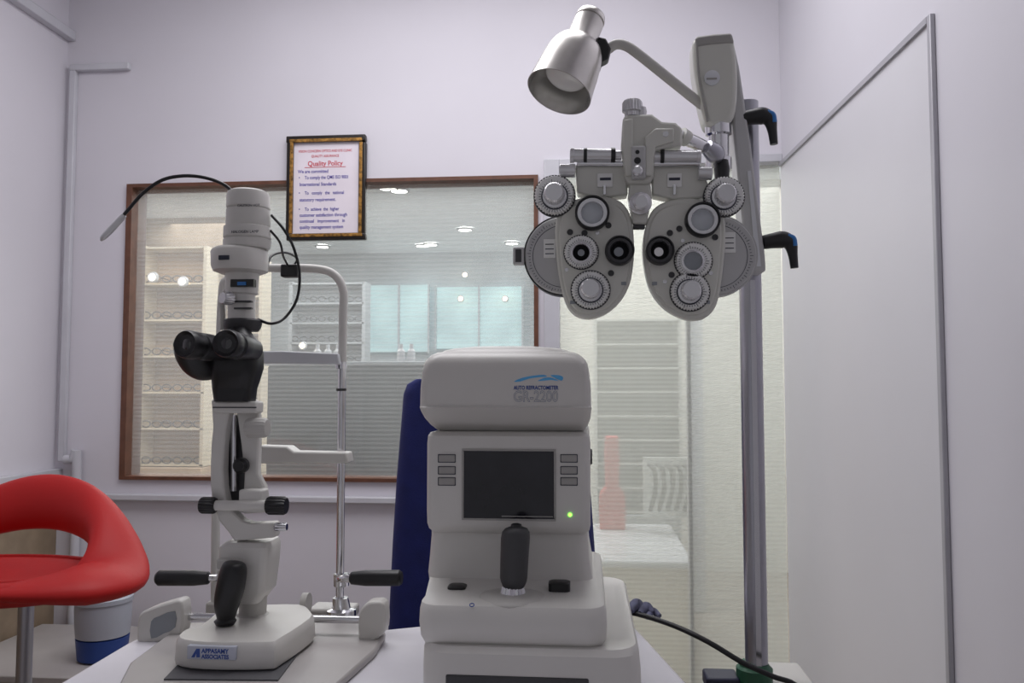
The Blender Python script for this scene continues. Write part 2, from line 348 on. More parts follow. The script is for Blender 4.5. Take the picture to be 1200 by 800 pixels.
tx_('VISION CONCERN OPTICS AND EYE CLINIC',381,178,4.2,inkr,'CENTER',.0001,.8); tx_('QUALITY ASSURANCE',381,184,4.2,inkr,'CENTER',.0001,.82)
tx_('Quality Policy',381,194,8.4,inkr,'CENTER',.0003,.92)
simple('underline',lambda b:pbox(b,357,195.4,405,196,Y-.0003,.0005),inkr,t)
for s,y,x in [('We are committed',203,349),('•',210,350),('To comply the QMS ISO 9001',210,357),('International Standards',218,351),('•',228,350),('To   comply   the   national',228,357),('statutory requirement.',236,351),('•',247,350),('To  achieve  the  higher',247,357),('customer satisfaction through',254,351),('continual   improvement   in',261,351),('quality management system',268,351)]:
    tx_(s,x,y,5.8,inkt,bo=.0002,sx=.84 if x<356 else .76)
# ================= TABLE
ZT=.77
t=thing('instrument_table','white curved instrument table under the slit lamp and refractometer','table',(-.3,1.0,0))
A=[G(60,805,ZT),G(150,752,ZT),G(180,738,ZT),G(440,738,ZT),G(490,733,ZT),G(600,696,ZT),G(685,686,ZT),G(703,692,ZT),G(760,750,ZT),G(806,800,ZT)]
A=[(p.x,p.y) for p in A]+[(.2,.72),(.1,.66),(-.66,.66),(-.74,.75)]
simple('tabletop',lambda b:slab(b,A,ZT-.03,ZT),tableM,t,bev=.006)
simple('column',lambda b:cyl(b,(-.28,1.02,.04),(-.28,1.02,ZT-.03),.05),inst2,t)
simple('foot',lambda b:(bb(b,-.6,.04,.98,1.06,0,.04),bb(b,-.33,-.23,.75,1.3,0,.04)),dgrey,t,bev=.01)
# ================= BLUE CHAIR
t=thing('patient_chair','blue fabric chair with tall backrest behind the white refractometer','chair',(W(577,600,1.75).x,1.6,0))
cx=t.location.x
def f(bm):
    rings=[]; d=1.74
    for y,xl,xr,r in [(443,500,655,.02),(444,484,672,.03),(450,473,678,.04),(462,468,682,.045),(500,465,686,.045),(560,460,691,.045),(640,455,697,.045),(740,450,702,.045),(800,448,705,.045)]:
        a=W(xl,y,d); b=W(xr,y,d); rings.append(rr(a.x,b.x,d,d+.09,r,a.z))
    loft(bm,rings)
simple('backrest',f,blueM,t,bev=.004)
simple('seat',lambda b:loft(b,[rr(cx-.23+e,cx+.23-e,1.32+e,1.78-e,.06,z) for z,e in ((.42,.02),(.44,0),(.49,0),(.51,.02))]),blueM,t)
simple('post',lambda b:cyl(b,(cx,1.56,.1),(cx,1.56,.42),.03),chrome,t)
for i in range(5):
    a=2*math.pi*i/5+.3; e=Vector((cx+.28*math.cos(a),1.56+.28*math.sin(a),.07))
    l=simple('leg',lambda b:tube(b,[Vector((cx,1.56,.11)),e],.02,sm=1,rs=[.028,.015]),black,t)
    simple('caster',lambda b:cyl(b,e+Vector((-.012,0,-.04)),e+Vector((.012,0,-.04)),.03),black,t)
# ================= RED CHAIR
cc=Vector((W(-5,650,1.86).x,1.86,0))
t=thing('red_chair','red leatherette bucket chair with open backrest beside the left wall','chair',(cc.x,cc.y,0))
def f(bm):
    rings=[]
    for i in range(73):
        a=math.radians(-70+320*i/72); s=max(0,math.sin(a))**2
        th=.036+.048*(1-s)*(abs(math.cos(a))**.5); zc=.712+s*.150; hh=.036+.032*s; rx=.364-th; ry=.225-th
        e=min(i,72-i)/10.0
        if e<1: hh*=.4+.6*e; th*=.5+.5*e
        c=Vector((cc.x+rx*math.cos(a),cc.y+ry*math.sin(a)-.01,zc)); n=Vector((ry*math.cos(a),rx*math.sin(a),0)).normalized()
        rings.append([c+n*(th*math.cos(2*math.pi*k/24))+Vector((0,0,hh*math.sin(2*math.pi*k/24)-.25*(th-.03)*math.cos(2*math.pi*k/24)))+n*(.2*hh*math.sin(2*math.pi*k/24)) for k in range(24)])
    loft(bm,rings)
simple('backrest',f,redM,t)
def f(bm):
    prof=[(.0,.662),(.10,.662),(.2,.668),(.27,.680),(.305,.70),(.312,.715),(.30,.728),(.27,.733),(.2,.726),(.1,.72),(0,.719)]
    lathe(bm,(0,0,0),(0,0,1),prof,48,cap=False)
    for v in bm.verts: v.co=Vector((cc.x+v.co.x*1.03,cc.y+v.co.y*.6-.01,v.co.z))
simple('seat',f,redM,t,ang=80)
simple('seat_piping',lambda b:tube(b,[Vector((cc.x+.25*math.cos(a),cc.y-.01+.15*math.sin(a),.731)) for a in [2*math.pi*i/32 for i in range(33)]],.004,seg=8,sm=1),redM,t)
simple('post',lambda b:(cyl(b,(cc.x+.08,cc.y,.03),(cc.x+.08,cc.y,.67),.017),),steel,t)
simple('base',lambda b:lathe(b,(cc.x+.08,cc.y,0),(0,0,1),[(.2,0),(.2,.01),(.1,.03),(.03,.05)]),chrome,t)
# low cabinet with canister
t=thing('low_cabinet','low tan side cabinet below the red chair, by the left wall','cabinet',(XL+.35,2.5,0))
simple('body',lambda b:bb(b,XL+.03,XL+.75,2.25,2.72,0,.33),tanM,t,bev=.004)
simple('top',lambda b:bb(b,XL+.02,XL+.77,2.23,2.73,.33,.35),plateM,t,bev=.003)
jp=W(120,760,2.4); jp.z=.351
t=thing('water_canister','white plastic canister with a blue base standing behind the red chair','canister',jp)
simple('body',lambda b:lathe(b,jp,(0,0,1),[(.05,0.065),(.074,.07),(.077,.10),(.079,.15),(.078,.165),(.082,.168),(.082,.180),(.07,.186),(0,.188)],36),canM,t)
simple('base',lambda b:lathe(b,jp,(0,0,1),[(.05,0),(.068,.005),(.074,.065),(.05,.07),(.0,.07)],36),bluep,t)
# ================= SLIT LAMP
sl=thing('slit_lamp','ivory slit lamp microscope with black eyepieces on the left of the table','slit lamp',Vector((-.48,1.2,ZT)))
P=[G(x,y,ZT+.01) for x,y in [(138,805),(152,778),(205,738),(222,730),(418,728),(452,742),(440,762),(392,805)]]
simple('base_plate',lambda b:slab(b,P,ZT+.0005,ZT+.012),plateM,sl,bev=.003)
P2=[G(x,y,ZT+.013) for x,y in [(192,796),(222,765),(350,765),(326,797)]]
simple('rubber_pad',lambda b:slab(b,P2,ZT+.012,ZT+.014),rub,sl)
def f(bm):
    top=[(207,750),(214,740),(234,734),(262,714),(300,710),(352,709),(366,717),(366,726),(330,750),(312,755),(240,755)]
    zt=ZT+.050
    T=[G(x,y-2,zt) for x,y in top]; T=cat(T,3,True); c=sum(T,Vector())/len(T)
    rings=[]
    for z,s in ((ZT+.016,.99),(ZT+.020,1.01),(zt-.012,1.0),(zt-.004,.985),(zt,.95)):
        rings.append([Vector((c.x+(p.x-c.x)*s,c.y+(p.y-c.y)*s,z)) for p in T])
    loft(bm,rings)
simple('carriage',f,inst,sl)
zt=ZT+.050; fy=G(270,753,zt).y-.001
st=simple('label_plate',lambda b:pbox(b,219,757,276,773,fy-.005,.01),sticker,sl,bev=.001)
kk=fy/F
simple('logo',lambda b:(prism(b,[(224,770),(230,760),(234,760),(234,770),(230,770),(230,765),(228,770)],fy-.0056,.0008)),inkb,sl)
text('lettering','APPASAMY',7.4*kk,W(236,764.8,fy-.0055),inkb,sl,bold=.0002,sx=.92)
text('lettering','ASSOCIATES',6.8*kk,W(236,771.2,fy-.0055),inkb,sl,bold=.0002,sx=.88)
text('lettering','SLIT LAMP',4*kk,W(302,757,fy+.02),inkg,sl,sx=.9)
# joystick
d=1.14
simple('joystick_boot',lambda b:vs(b,d,[(264,731,11),(264,727,13),(265,722,8)]),black,sl)
simple('joystick',lambda b:tube(b,[W(265,728,d),W(265,722,d),W(266,706,d),W(270,688,d),(W(274,668,d)),W(276,660,d),W(276.5,657,d)],0,seg=24,rs=[m(x,d) for x in (9,11,15,16.5,15.5,12,3)]),black,sl)
# rail cheeks + axle
d=1.22
for pts,inn in (([(161,757),(161,728),(168,716),(200,705),(213,706),(213,740),(200,748),(170,757)],[(177,748),(177,728),(186,722),(205,716),(205,735),(192,742)]),([(421,760),(420,722),(428,708),(440,705),(450,709),(451,738),(440,750),(428,760)],None)):
    simple('rail_cheek',lambda b:prism(b,pts,d,.03,sm=3),inst,sl,bev=.004)
    if inn: simple('recess',lambda b:prism(b,inn,d-.001,.01,sm=2),palegrey,sl)
simple('axle',lambda b:cyl(b,W(206,722,d+.02),W(424,726,d+.02),m(4.5,d)),chrome,sl)
simple('axle_nut',lambda b:cyl(b,W(207,722,d+.02),W(215,722,d+.02),m(8,d)),black,sl)
simple('wheel',lambda b:(cyl(b,W(355,707,d+.06),W(362,707,d+.06),m(13,d)),),inst2,sl)
# column
d=1.2
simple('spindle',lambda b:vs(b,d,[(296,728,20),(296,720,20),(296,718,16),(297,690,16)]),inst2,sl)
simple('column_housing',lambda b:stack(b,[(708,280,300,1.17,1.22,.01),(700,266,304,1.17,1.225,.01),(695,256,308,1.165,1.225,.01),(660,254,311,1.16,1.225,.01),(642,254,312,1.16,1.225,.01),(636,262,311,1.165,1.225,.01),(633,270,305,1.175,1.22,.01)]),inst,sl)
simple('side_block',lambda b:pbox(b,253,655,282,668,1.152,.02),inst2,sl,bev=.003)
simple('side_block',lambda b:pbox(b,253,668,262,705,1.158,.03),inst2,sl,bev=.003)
simple('arm',lambda b:band(b,[(247,468,268,468),(248,484,268,484),(249,500,264,504),(247,520,262,525),(246,545,261,550),(246,568,262,570),(249,590,265,588),(256,610,273,600),(268,625,284,610),(274,634,294,613),(322,630,322,612)],1.165,.022),inst,sl,bev=.003,label='curved ivory lower arm')
simple('arm',lambda b:band(b,[(276,468,299,468),(277,484,303,488),(282,520,303,520),(286,555,302,555),(285,575,310,570),(284,602,315,600)],1.18,.015),inst,sl,bev=.003,label='straight ivory inner arm')
simple('gap_shade_plate',lambda b:prism(b,[(252,486),(290,486),(290,530),(288,600),(272,600),(258,580),(254,530)],1.194,.006),dgrey,sl)  # dark sheet standing in for the shaded gap between the two arms
simple('adjusting_rod',lambda b:cyl(b,W(274,486,1.185),W(274,575,1.185),m(3.5,d)),chrome,sl)
simple('hinge_block',lambda b:(pbox(b,279,574,306,600,1.155,.03),),inst,sl,bev=.003)
simple('hinge_pin',lambda b:lathe(b,W(284,545,1.172),(0,-1,0),[(m(9,d),0),(m(9,d),.008),(m(6,d),.012),(m(6,d),.014)],),black,sl)
simple('upper_joint',lambda b:(pbox(b,249,470,300,484,1.158,.03),),inst,sl,bev=.003)
simple('joint_line',lambda b:pbox(b,249,476.5,300,478,1.1575,.002),dgrey,sl)
def knob(px,py,d,r,L,axis,mt,par,n=18,kn=.08,name='knob'):
    o=W(px,py,d); return simple(name,lambda b:lathe(b,o,axis,[(m(r*.85,d),0),(m(r,d),m(L*.12,d)),(m(r,d),m(L*.88,d)),(m(r*.85,d),m(L,d))],n=n,kn=kn),mt,par)
knob(289,501,1.165,12,26,(1,0,0),inst2,sl,kn=.05)
knob(253,592,1.155,10,19,(-1,0,0),black,sl); knob(313,592,1.155,11,24,(1,0,0),black,sl)
knob(322,617,1.165,5,15,(1,0,0),chrome,sl)
simple('crossbar',lambda b:cyl(b,W(250,592,1.155),W(318,592,1.155),m(6,d)),inst,sl)
# microscope head
def f(bm):
    stack(bm,[(470,247,290,1.15,1.19,.012),(455,245,292,1.15,1.19,.012),(446,242,294,1.14,1.19,.02),(430,241,297,1.135,1.19,.02),(412,243,297,1.135,1.19,.02),(398,250,292,1.14,1.19,.02),(388,260,286,1.15,1.19,.018),(383,268,286,1.16,1.2,.015)])
    tube(bm,[W(214,400,1.12),W(224,412,1.14),W(236,424,1.16),W(250,426,1.17)],0,rs=[m(12,1.15),m(20,1.15),m(22,1.15),m(20,1.15)],seg=24)
simple('microscope_body',f,black,sl)
def eyep(px,py,dx):
    o=W(px,py,1.06); ax=Vector((dx,1,-.05))
    e=simple('eyepiece',lambda b:lathe(b,o,ax,[(m(12,1.07),.004),(m(16,1.07),0),(m(17.5,1.07),.004),(m(17.5,1.07),.018),(m(15.5,1.07),.022),(m(15.5,1.07),.028),(m(17,1.07),.03),(m(17,1.07),.05),(m(15,1.1),.055),(m(14,1.1),.09)],40),black,sl)
    simple('eyepiece_lens',lambda b:lathe(b,o,ax,[(m(12,1.07),.006),(m(10,1.07),.0045),(0,.003)],32,cap=False),lensd,e)
eyep(216,403,.25); eyep(264,402,.0)
# upper optics
d=1.19
simple('dark_ring',lambda b:vs(b,d,[(284,388,19),(284,384,22),(285,376,23),(285,374,20)]),dgrey,sl)
simple('optics_tube',lambda b:vs(b,d,[(283,378,16),(283,346,16),(283,344,19),(284,322,20),(284,316,20)]),inst,sl)
simple('scale_window',lambda b:pbox(b,270,327,297,336,d-.026,.01),blackg,sl)
simple('scale_strip',lambda b:pbox(b,278,330,288,334,d-.0275,.002),bcap,sl)
simple('filter_lever',lambda b:pbox(b,274,352,294,354,d-.022,.008),dgrey,sl)
simple('filter_lever',lambda b:pbox(b,274,360,294,362,d-.022,.008),dgrey,sl)
knob(272,350,1.165,8,14,(-.6,-1,0),silver,sl)
simple('side_rod',lambda b:tube(b,[W(266,340,d),W(260,352,d),W(261,366,d),W(261,386,d)],m(3.2,d)),inst2,sl)
simple('lamp_collar',lambda b:vs(b,d,[(282,321,24),(282,318,32),(281,312,33.5),(281,296,34),(281,293,32),(281,291,28)]),inst,sl)
simple('collar_mark',lambda b:pbox(b,256,299,268,304,d-.043,.01),ink,sl)
simple('lamp_housing',lambda b:vs(b,d,[(289,292,26),(289,290,28),(290,282,28.5),(290,281,26.5),(290,279,28.5),(290,267,28),(290.5,266,26),(291,264,26.5),(291,247,26),(291,246,24.5),(291,244,26),(291,230,25.5),(291,226,24),(291,224,20)]),inst,sl)
text('lettering','HALOGEN LAMP',4.5*d/F,W(271,273,d-.035),ink,sl); text('lettering','CAUTION HOT',4*d/F,W(278,242,d-.032),ink,sl)
# fixation arm and cables
simple('fixation_arm',lambda b:tube(b,[W(276,228,d),W(262,216,d),W(240,208,d),W(215,206,d),W(190,211,d),W(168,226,d),W(150,246,d),W(142,256,d)],m(2.2,d)),black,sl)
simple('fixation_lamp',lambda b:tube(b,[W(146,252,d),W(142,256,d),W(129,270,d),W(121,278,d),W(118,282,d)],0,sm=3,rs=[m(3.0,d),m(3.8,d),m(4.2,d),m(3.6,d),m(1.2,d)]),silver,sl)
simple('cable',lambda b:tube(b,[W(318,252,d),W(332,268,d),W(344,290,d+.02),W(351,320,d+.03),W(348,350,d+.03),W(334,372,d+.02),W(318,379,d),W(302,374,d)],m(1.8,d),seg=8),black,sl)
simple('cable',lambda b:tube(b,[W(317,270,d),W(328,284,d+.02),W(332,300,d+.06),W(338,312,1.36)],m(1.5,d),seg=8),black,sl)
simple('cable',lambda b:tube(b,[W(312,318,d+.04),W(318,300,d+.06),W(335,296,d+.1),W(348,303,1.34),W(342,314,1.36)],m(1.5,d),seg=8),black,sl)
# head rest frame
d=1.36
simple('headrest_frame',lambda b:tube(b,[W(252,712,d),W(253,600,d),W(256,480,d),W(260,350,d),W(268,326,d),W(290,315,d),W(330,314,d),W(372,315,d),W(392,322,d),W(402,340,d),W(402,370,d),W(401,432,d)],m(5.0,d),seg=18,sm=8),inst,sl)
simple('headrest_upright',lambda b:cyl(b,W(401,425,d),W(398,712,d),m(4.6,d)),chrome,sl)
for ya,yb_,r_ in ((424,432,7),(455,458,6),(672,686,9)): simple('collar',lambda b:cyl(b,W(400,ya,d),W(400,yb_,d),m(r_,d)),chrome if r_!=6 else dgrey,sl)
simple('foot_flange',lambda b:vs(b,d,[(400,722,17),(400,714,17),(400,712,11),(399,700,9)]),chrome,sl)
simple('forehead_band',lambda b:prism(b,[(262,412),(330,411),(396,414),(398,427),(330,426),(262,425)],d-.02,.012),whitep,sl,bev=.002)
simple('cord_clip',lambda b:(pbox(b,328,309,348,324,d-.015,.02),),black,sl,bev=.003)
simple('chin_rest',lambda b:prism(b,[(300,522),(336,523),(344,529),(406,530),(408,543),(300,543)],d-.04,.035),inst,sl,bev=.003)
dh=1.30
def grip(x0,x1):
    a=W(x0,677,dh); b_=W(x1,677,dh)
    simple('grip',lambda b:lathe(b,a,b_-a,[(m(7,dh),0),(m(9.2,dh),.004),(m(9.2,dh),(b_-a).length*.7),(m(7.5,dh),(b_-a).length-.003),(m(5,dh),(b_-a).length)],28),black,sl)
grip(184,246); grip(471,410)
simple('grip_bar',lambda b:tube(b,[W(412,678,dh),W(400,678,dh+.01),W(397,678,d)],m(4.5,dh),sm=4),chrome,sl)
simple('grip_bar',lambda b:tube(b,[W(244,677,dh),W(254,677,dh+.01),W(253,677,d)],m(4.5,dh),sm=4),chrome,sl)
simple('foot_bracket',lambda b:pbox(b,240,706,262,727,d-.01,.05),inst2,sl,bev=.004)
simple('foot_bracket',lambda b:pbox(b,360,714,412,727,d-.01,.05),inst2,sl,bev=.004)
# ================= REFRACTOMETER
rf=thing('auto_refractometer','white auto refractometer with a dark screen and joystick in the centre of the table','eye testing machine',Vector((W(600,800,1.15).x,1.15,ZT)))
simple('base',lambda b:stack(b,[(456+.379*F/.99,492,754,.99,1.38,.03),(812,490,754,.985,1.385,.035),(790,490,753,.985,1.385,.035),(768,491,751,.987,1.38,.035),(759,494,747,.993,1.375,.035),(755,500,740,1.005,1.365,.035),(753.5,508,732,1.02,1.35,.03)]),inst,rf)
simple('base_slot',lambda b:pbox(b,522,793,690,806,.983,.01),dgrey,rf,bev=.002)
simple('platform',lambda b:stack(b,[(758,494,706,1.005,1.34,.02),(752,489,711,.998,1.35,.025),(735,487,712,.996,1.35,.025),(719,488,711,.998,1.35,.025),(711,490,709,1.003,1.35,.025),(706,494,705,1.012,1.345,.025),(694,497,702,1.06,1.34,.025),(682,500,699,1.105,1.335,.025),(678,502,697,1.12,1.33,.025)]),inst,rf)
simple('neck',lambda b:stack(b,[(682,500,696,1.117,1.33,.02),(674,499,694,1.12,1.33,.02),(655,501,691,1.122,1.33,.02),(630,503,689,1.122,1.33,.02),(618,503,689,1.122,1.33,.02)]),inst,rf)
simple('front_body',lambda b:stack(b,[(625,506,687,1.115,1.38,.012),(621,501,691,1.103,1.38,.012),(615,499,692,1.097,1.38,.012),(600,498.5,692,1.095,1.38,.012),(520,499,692,1.095,1.38,.012),(511,500,691,1.097,1.38,.012),(507,503,689,1.103,1.38,.012),(505.5,508,684,1.112,1.37,.012)]),inst,rf)
simple('recess',lambda b:stack(b,[(508,516,684,1.125,1.37,.02),(485,512,686,1.125,1.37,.02)]),inst2,rf)
simple('head',lambda b:stack(b,[(504,511,685,1.12,1.38,.012),(498,503,689,1.11,1.39,.012),(490,496,692,1.093,1.4,.012),(482,491.5,693,1.076,1.4,.012),(477.5,490,693.5,1.067,1.4,.012),(475.5,490.5,693,1.07,1.4,.012),(455,491,692.5,1.07,1.4,.012),(436,493,690.5,1.07,1.4,.012),(426,495,688.5,1.071,1.4,.014),(420,498,685,1.074,1.39,.016),(415,503,679,1.08,1.38,.02),(412,509,672,1.09,1.37,.025)]),inst,rf,ang=24)
simple('head_cap',lambda b:stack(b,[(413,512,669,1.094,1.37,.025),(409.5,517,664,1.098,1.36,.03),(407,528,654,1.112,1.34,.035),(405.5,545,636,1.14,1.31,.04)]),inst,rf,ang=30)
Yh=1.0697; kh=Yh/F
simple('logo',lambda bm:prism(bm,[(602,447),(612,442.5),(625,440),(637,439),(641,441),(632,441.8),(620,443.5),(610,446.8)],Yh,.0004,sm=2),cyan,rf); simple('logo',lambda bm:prism(bm,[(645,439.5),(655,439.5),(660,442),(658,446),(650,442.5)],Yh,.0004,sm=2),cyan,rf)
simple('logo',lambda bm:prism(bm,[(630,446.5),(638,442.5),(647,442.5),(655,446.5),(646,445)],Yh,.0004,sm=2),cyan,rf)
text('lettering','AUTO REFRACTOMETER',6.4*kh,W(602,456.3,Yh),inkb,rf,bold=.0002,sx=.74)
text('lettering','GR-2200',18*kh,W(601.5,470.3,Yh),inkg,rf,bold=.0003,sx=.80); text('lettering','GR-2200',18*kh,W(601.5,470.3,Yh-.0005),inst,rf,bold=-.00025,sx=.80)
# screen
Yc=1.0945
simple('screen_bezel',lambda b:ringrect(b,541,526,651.5,610,2.4,Yc-.0012,.006),grey,rf,bev=.0006)
simple('screen',lambda b:pbox(b,543,528,650,608,Yc-.0005,.004),screenM,rf)
simple('screen_line',lambda b:pbox(b,588,604.5,648,605.5,Yc-.0009,.0006),grey,rf)
for xs in ((514,533),(657.5,676)):
    for y in (533,547,560):
        simple('button_surround',lambda b:pbox(b,xs[0]-1,y-1,xs[1]+1,y+9,Yc-.0002,.004),ink,rf,bev=.0008)
        simple('button',lambda b:pbox(b,xs[0],y,xs[1],y+8,Yc-.0025,.006),grey,rf,bev=.001)
simple('indicator_light',lambda b:lathe(b,W(668,603,Yc),(0,-1,0),[(m(2.2,1.1),0),(m(2,1.1),.001),(0,.0015)],16),led,rf)
knob(690,535,1.2,9,4,(1,0,0),dgrey,rf)
# joystick
d=1.045
simple('joystick_dish',lambda b:vs(b,d,[(600,706,40),(600,700,40),(600,697,37),(600,694.5,25),(600,694,10)]),inst2,rf)
simple('joystick_collar',lambda b:vs(b,d,[(601,697,15),(601,691,14),(601,686,12)],seg=36,kn=.1),chrome,rf)
simple('joystick',lambda b:vs(b,d,[(601,692,9),(602,686,13),(602,681,15),(602,676,16),(603,650,16.5),(604,630,17),(604.5,623,16),(605,619,13),(605,617,8)]),dgrey,rf)
simple('joystick_button',lambda b:vs(b,d,[(605,619,7),(605,614,6),(605,613,3)]),black,rf)
def pad(x0,y0,x1,y1):
    c=W((x0+x1)/2,(y0+y1)/2,1.075); w=m((x1-x0)/2,1.075); zz=c.z-.001
    simple('rocker_switch',lambda b:loft(b,[rr(c.x-w,c.x+w,1.065,1.09,.006,zz-.012),rr(c.x-w,c.x+w,1.065,1.09,.006,zz),rr(c.x-w*.8,c.x+w*.8,1.068,1.087,.006,zz+.0015)]),black,rf)
pad(525,682,546,689); pad(643,676,668,687)
simple('badge',lambda b:lathe(b,W(553,709,1.0),(0,-.5,1),[(m(3,1),0),(m(3,1),.001),(m(2.2,1),.001),(m(2.2,1),0)],24,cap=False),inkb,rf)
# ================= STAND
sd=thing('instrument_stand','tall steel pole stand with black clamp levers holding the lens unit','stand',Vector((W(885,700,1.34).x,1.34,0)))
d=1.34
pole0=Vector((W(882,500,d).x,d,0))
simple('pole',lambda b:(cyl(b,pole0+Vector((0,0,.05)),Vector((pole0.x,d,W(880,120,d).z)),m(12.5,d)),),steel,sd)
simple('pole_strip',lambda b:bb(b,pole0.x-.004,pole0.x+.004,d-m(14,d),d-m(12,d),W(880,780,d).z,W(880,330,d).z),chrome,sd)
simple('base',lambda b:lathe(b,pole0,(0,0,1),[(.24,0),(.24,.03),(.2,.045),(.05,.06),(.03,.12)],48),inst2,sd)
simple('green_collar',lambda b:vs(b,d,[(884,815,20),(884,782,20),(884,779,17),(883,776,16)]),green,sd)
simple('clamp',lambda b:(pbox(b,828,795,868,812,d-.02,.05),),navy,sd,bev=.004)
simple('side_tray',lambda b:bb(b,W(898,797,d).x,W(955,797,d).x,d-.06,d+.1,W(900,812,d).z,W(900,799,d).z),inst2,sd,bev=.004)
simple('column_cover',lambda b:prism(b,[(860,48),(867,80),(880,168),(888,230),(897,300),(898,318),(878,318),(870,260),(860,160),(856,90)],d-.06,.05),phg,sd,bev=.004)
simple('cover_scale',lambda b:(prism(b,[(876,200),(880,200),(892,312),(886,312)],d-.062,.004),),whitep,sd)
d2=1.25
simple('head_cover',lambda b:prism(b,[(812,56),(815,44),(830,41),(850,39),(859,42),(863,60),(865,90),(863,128),(856,142),(840,148),(828,144),(821,120),(814,85)],d2,.05,sm=3),phor,sd,bev=.01,seg=4)
simple('cover_edge',lambda b:tube(b,[W(816,46,d2-.001),W(819,90,d2-.001),W(826,125,d2-.001),W(829,142,d2-.001)],m(1.5,d2),seg=8),grey,sd)
simple('cover_cap',lambda b:prism(b,[(815,42),(836,39),(858,38),(861,50),(836,52),(815,55)],d2-.002,.045),grey,sd,bev=.004)
simple('screw_cap',lambda b:(lathe(b,W(834,92,d2+.001),(0,-1,0),[(m(9,d2),0),(m(9,d2),.004),(m(7,d2),.005),(0,.005)],28)),whitep,sd)
simple('screw_slot',lambda b:pbox(b,828,91,840,93,d2-.005,.002),grey,sd)
simple('swivel_joint',lambda b:vs(b,1.27,[(842,200,15),(842,186,15),(842,184,12),(842,160,12),(842,158,15),(841,142,15)]),chrome,sd)
simple('swivel_knob',lambda b:vs(b,1.25,[(846,212,8),(846,198,9),(846,188,7)]),black,sd)
def lever(x,y,d,s=1):
    l=simple('clamp_lever',lambda b:(tube(b,[W(x,y,d),W(x+12,y-2,d),W(x+24,y-3,d),W(x+32,y+2,d),W(x+35,y+14,d),W(x+37,y+30,d)],0,rs=[m(v,d) for v in (8,9,10,8,5.5,4.5)],seg=16),),black,sd)
    simple('lever_button',lambda b:tube(b,[W(x+29,y-8,d-.008),W(x+36,y-5,d-.008),W(x+38,y+4,d-.008)],m(2.8,d),seg=10),bcap,l)
    simple('lever_boss',lambda b:cyl(b,W(x-16,y+1,d+.01),W(x+2,y,d),m(7,d)),dgrey,sd)
lever(870,139,1.29); lever(894,284,1.29)
simple('bracket',lambda b:(pbox(b,866,280,896,312,d-.045,.06),),inst2,sd,bev=.004)
# ================= LAMP
dl=1.24
la=thing('examination_lamp','brushed metal bell lamp on a bent arm above the lens unit','lamp',W(720,60,dl))
a=W(694,17,dl); rim=W(655,108,dl-.045); L=(rim-a).length; ax=rim-a
px=dl/F
simple('shade',lambda b:lathe(b,a,ax,[(r*px,t*L) for r,t in [(0,0),(14,.0),(17,.02),(18,.06),(18,.08),(16.8,.085),(16.8,.1),(18,.105),(18.5,.36),(19,.37),(23,.39),(28,.43),(32,.50),(34.5,.60),(36,.74),(37.3,.88),(38.5,1.0),(37.4,1.0)]],56,cap=False),brushed,la,ang=50)
simple('reflector',lambda b:lathe(b,a,ax,[(r*px,t*L) for r,t in [(37.4,1.0),(36,.90),(33,.76),(30,.66),(22,.62),(0,.62)]],56,cap=False),reflM,la,ang=50)
simple('bulb',lambda b:lathe(b,a+ax*.62,ax,[(8*px,0),(10*px,.006),(20*px,.016),(25*px,.026),(24*px,.030),(20*px,.034),(12*px,.037),(0,.038)],40),bulbM,la,ang=60)
simple('switch',lambda b:tube(b,[W(704,76,dl-.01),W(702,83,dl-.01)],m(1.5,dl)),black,la)
simple('joint',lambda b:(prism(b,[(699,42),(710,44),(716,56),(713,68),(703,73),(697,62)],dl-.012,.025),),black,la,bev=.003)
simple('arm',lambda b:tube(b,[W(712,58,dl),W(722,52,dl),W(734,54,dl),W(750,65,dl),W(785,93,dl+.01),W(815,117,dl+.02),W(828,127,dl+.03)],m(6,dl),seg=18),inst2,la)
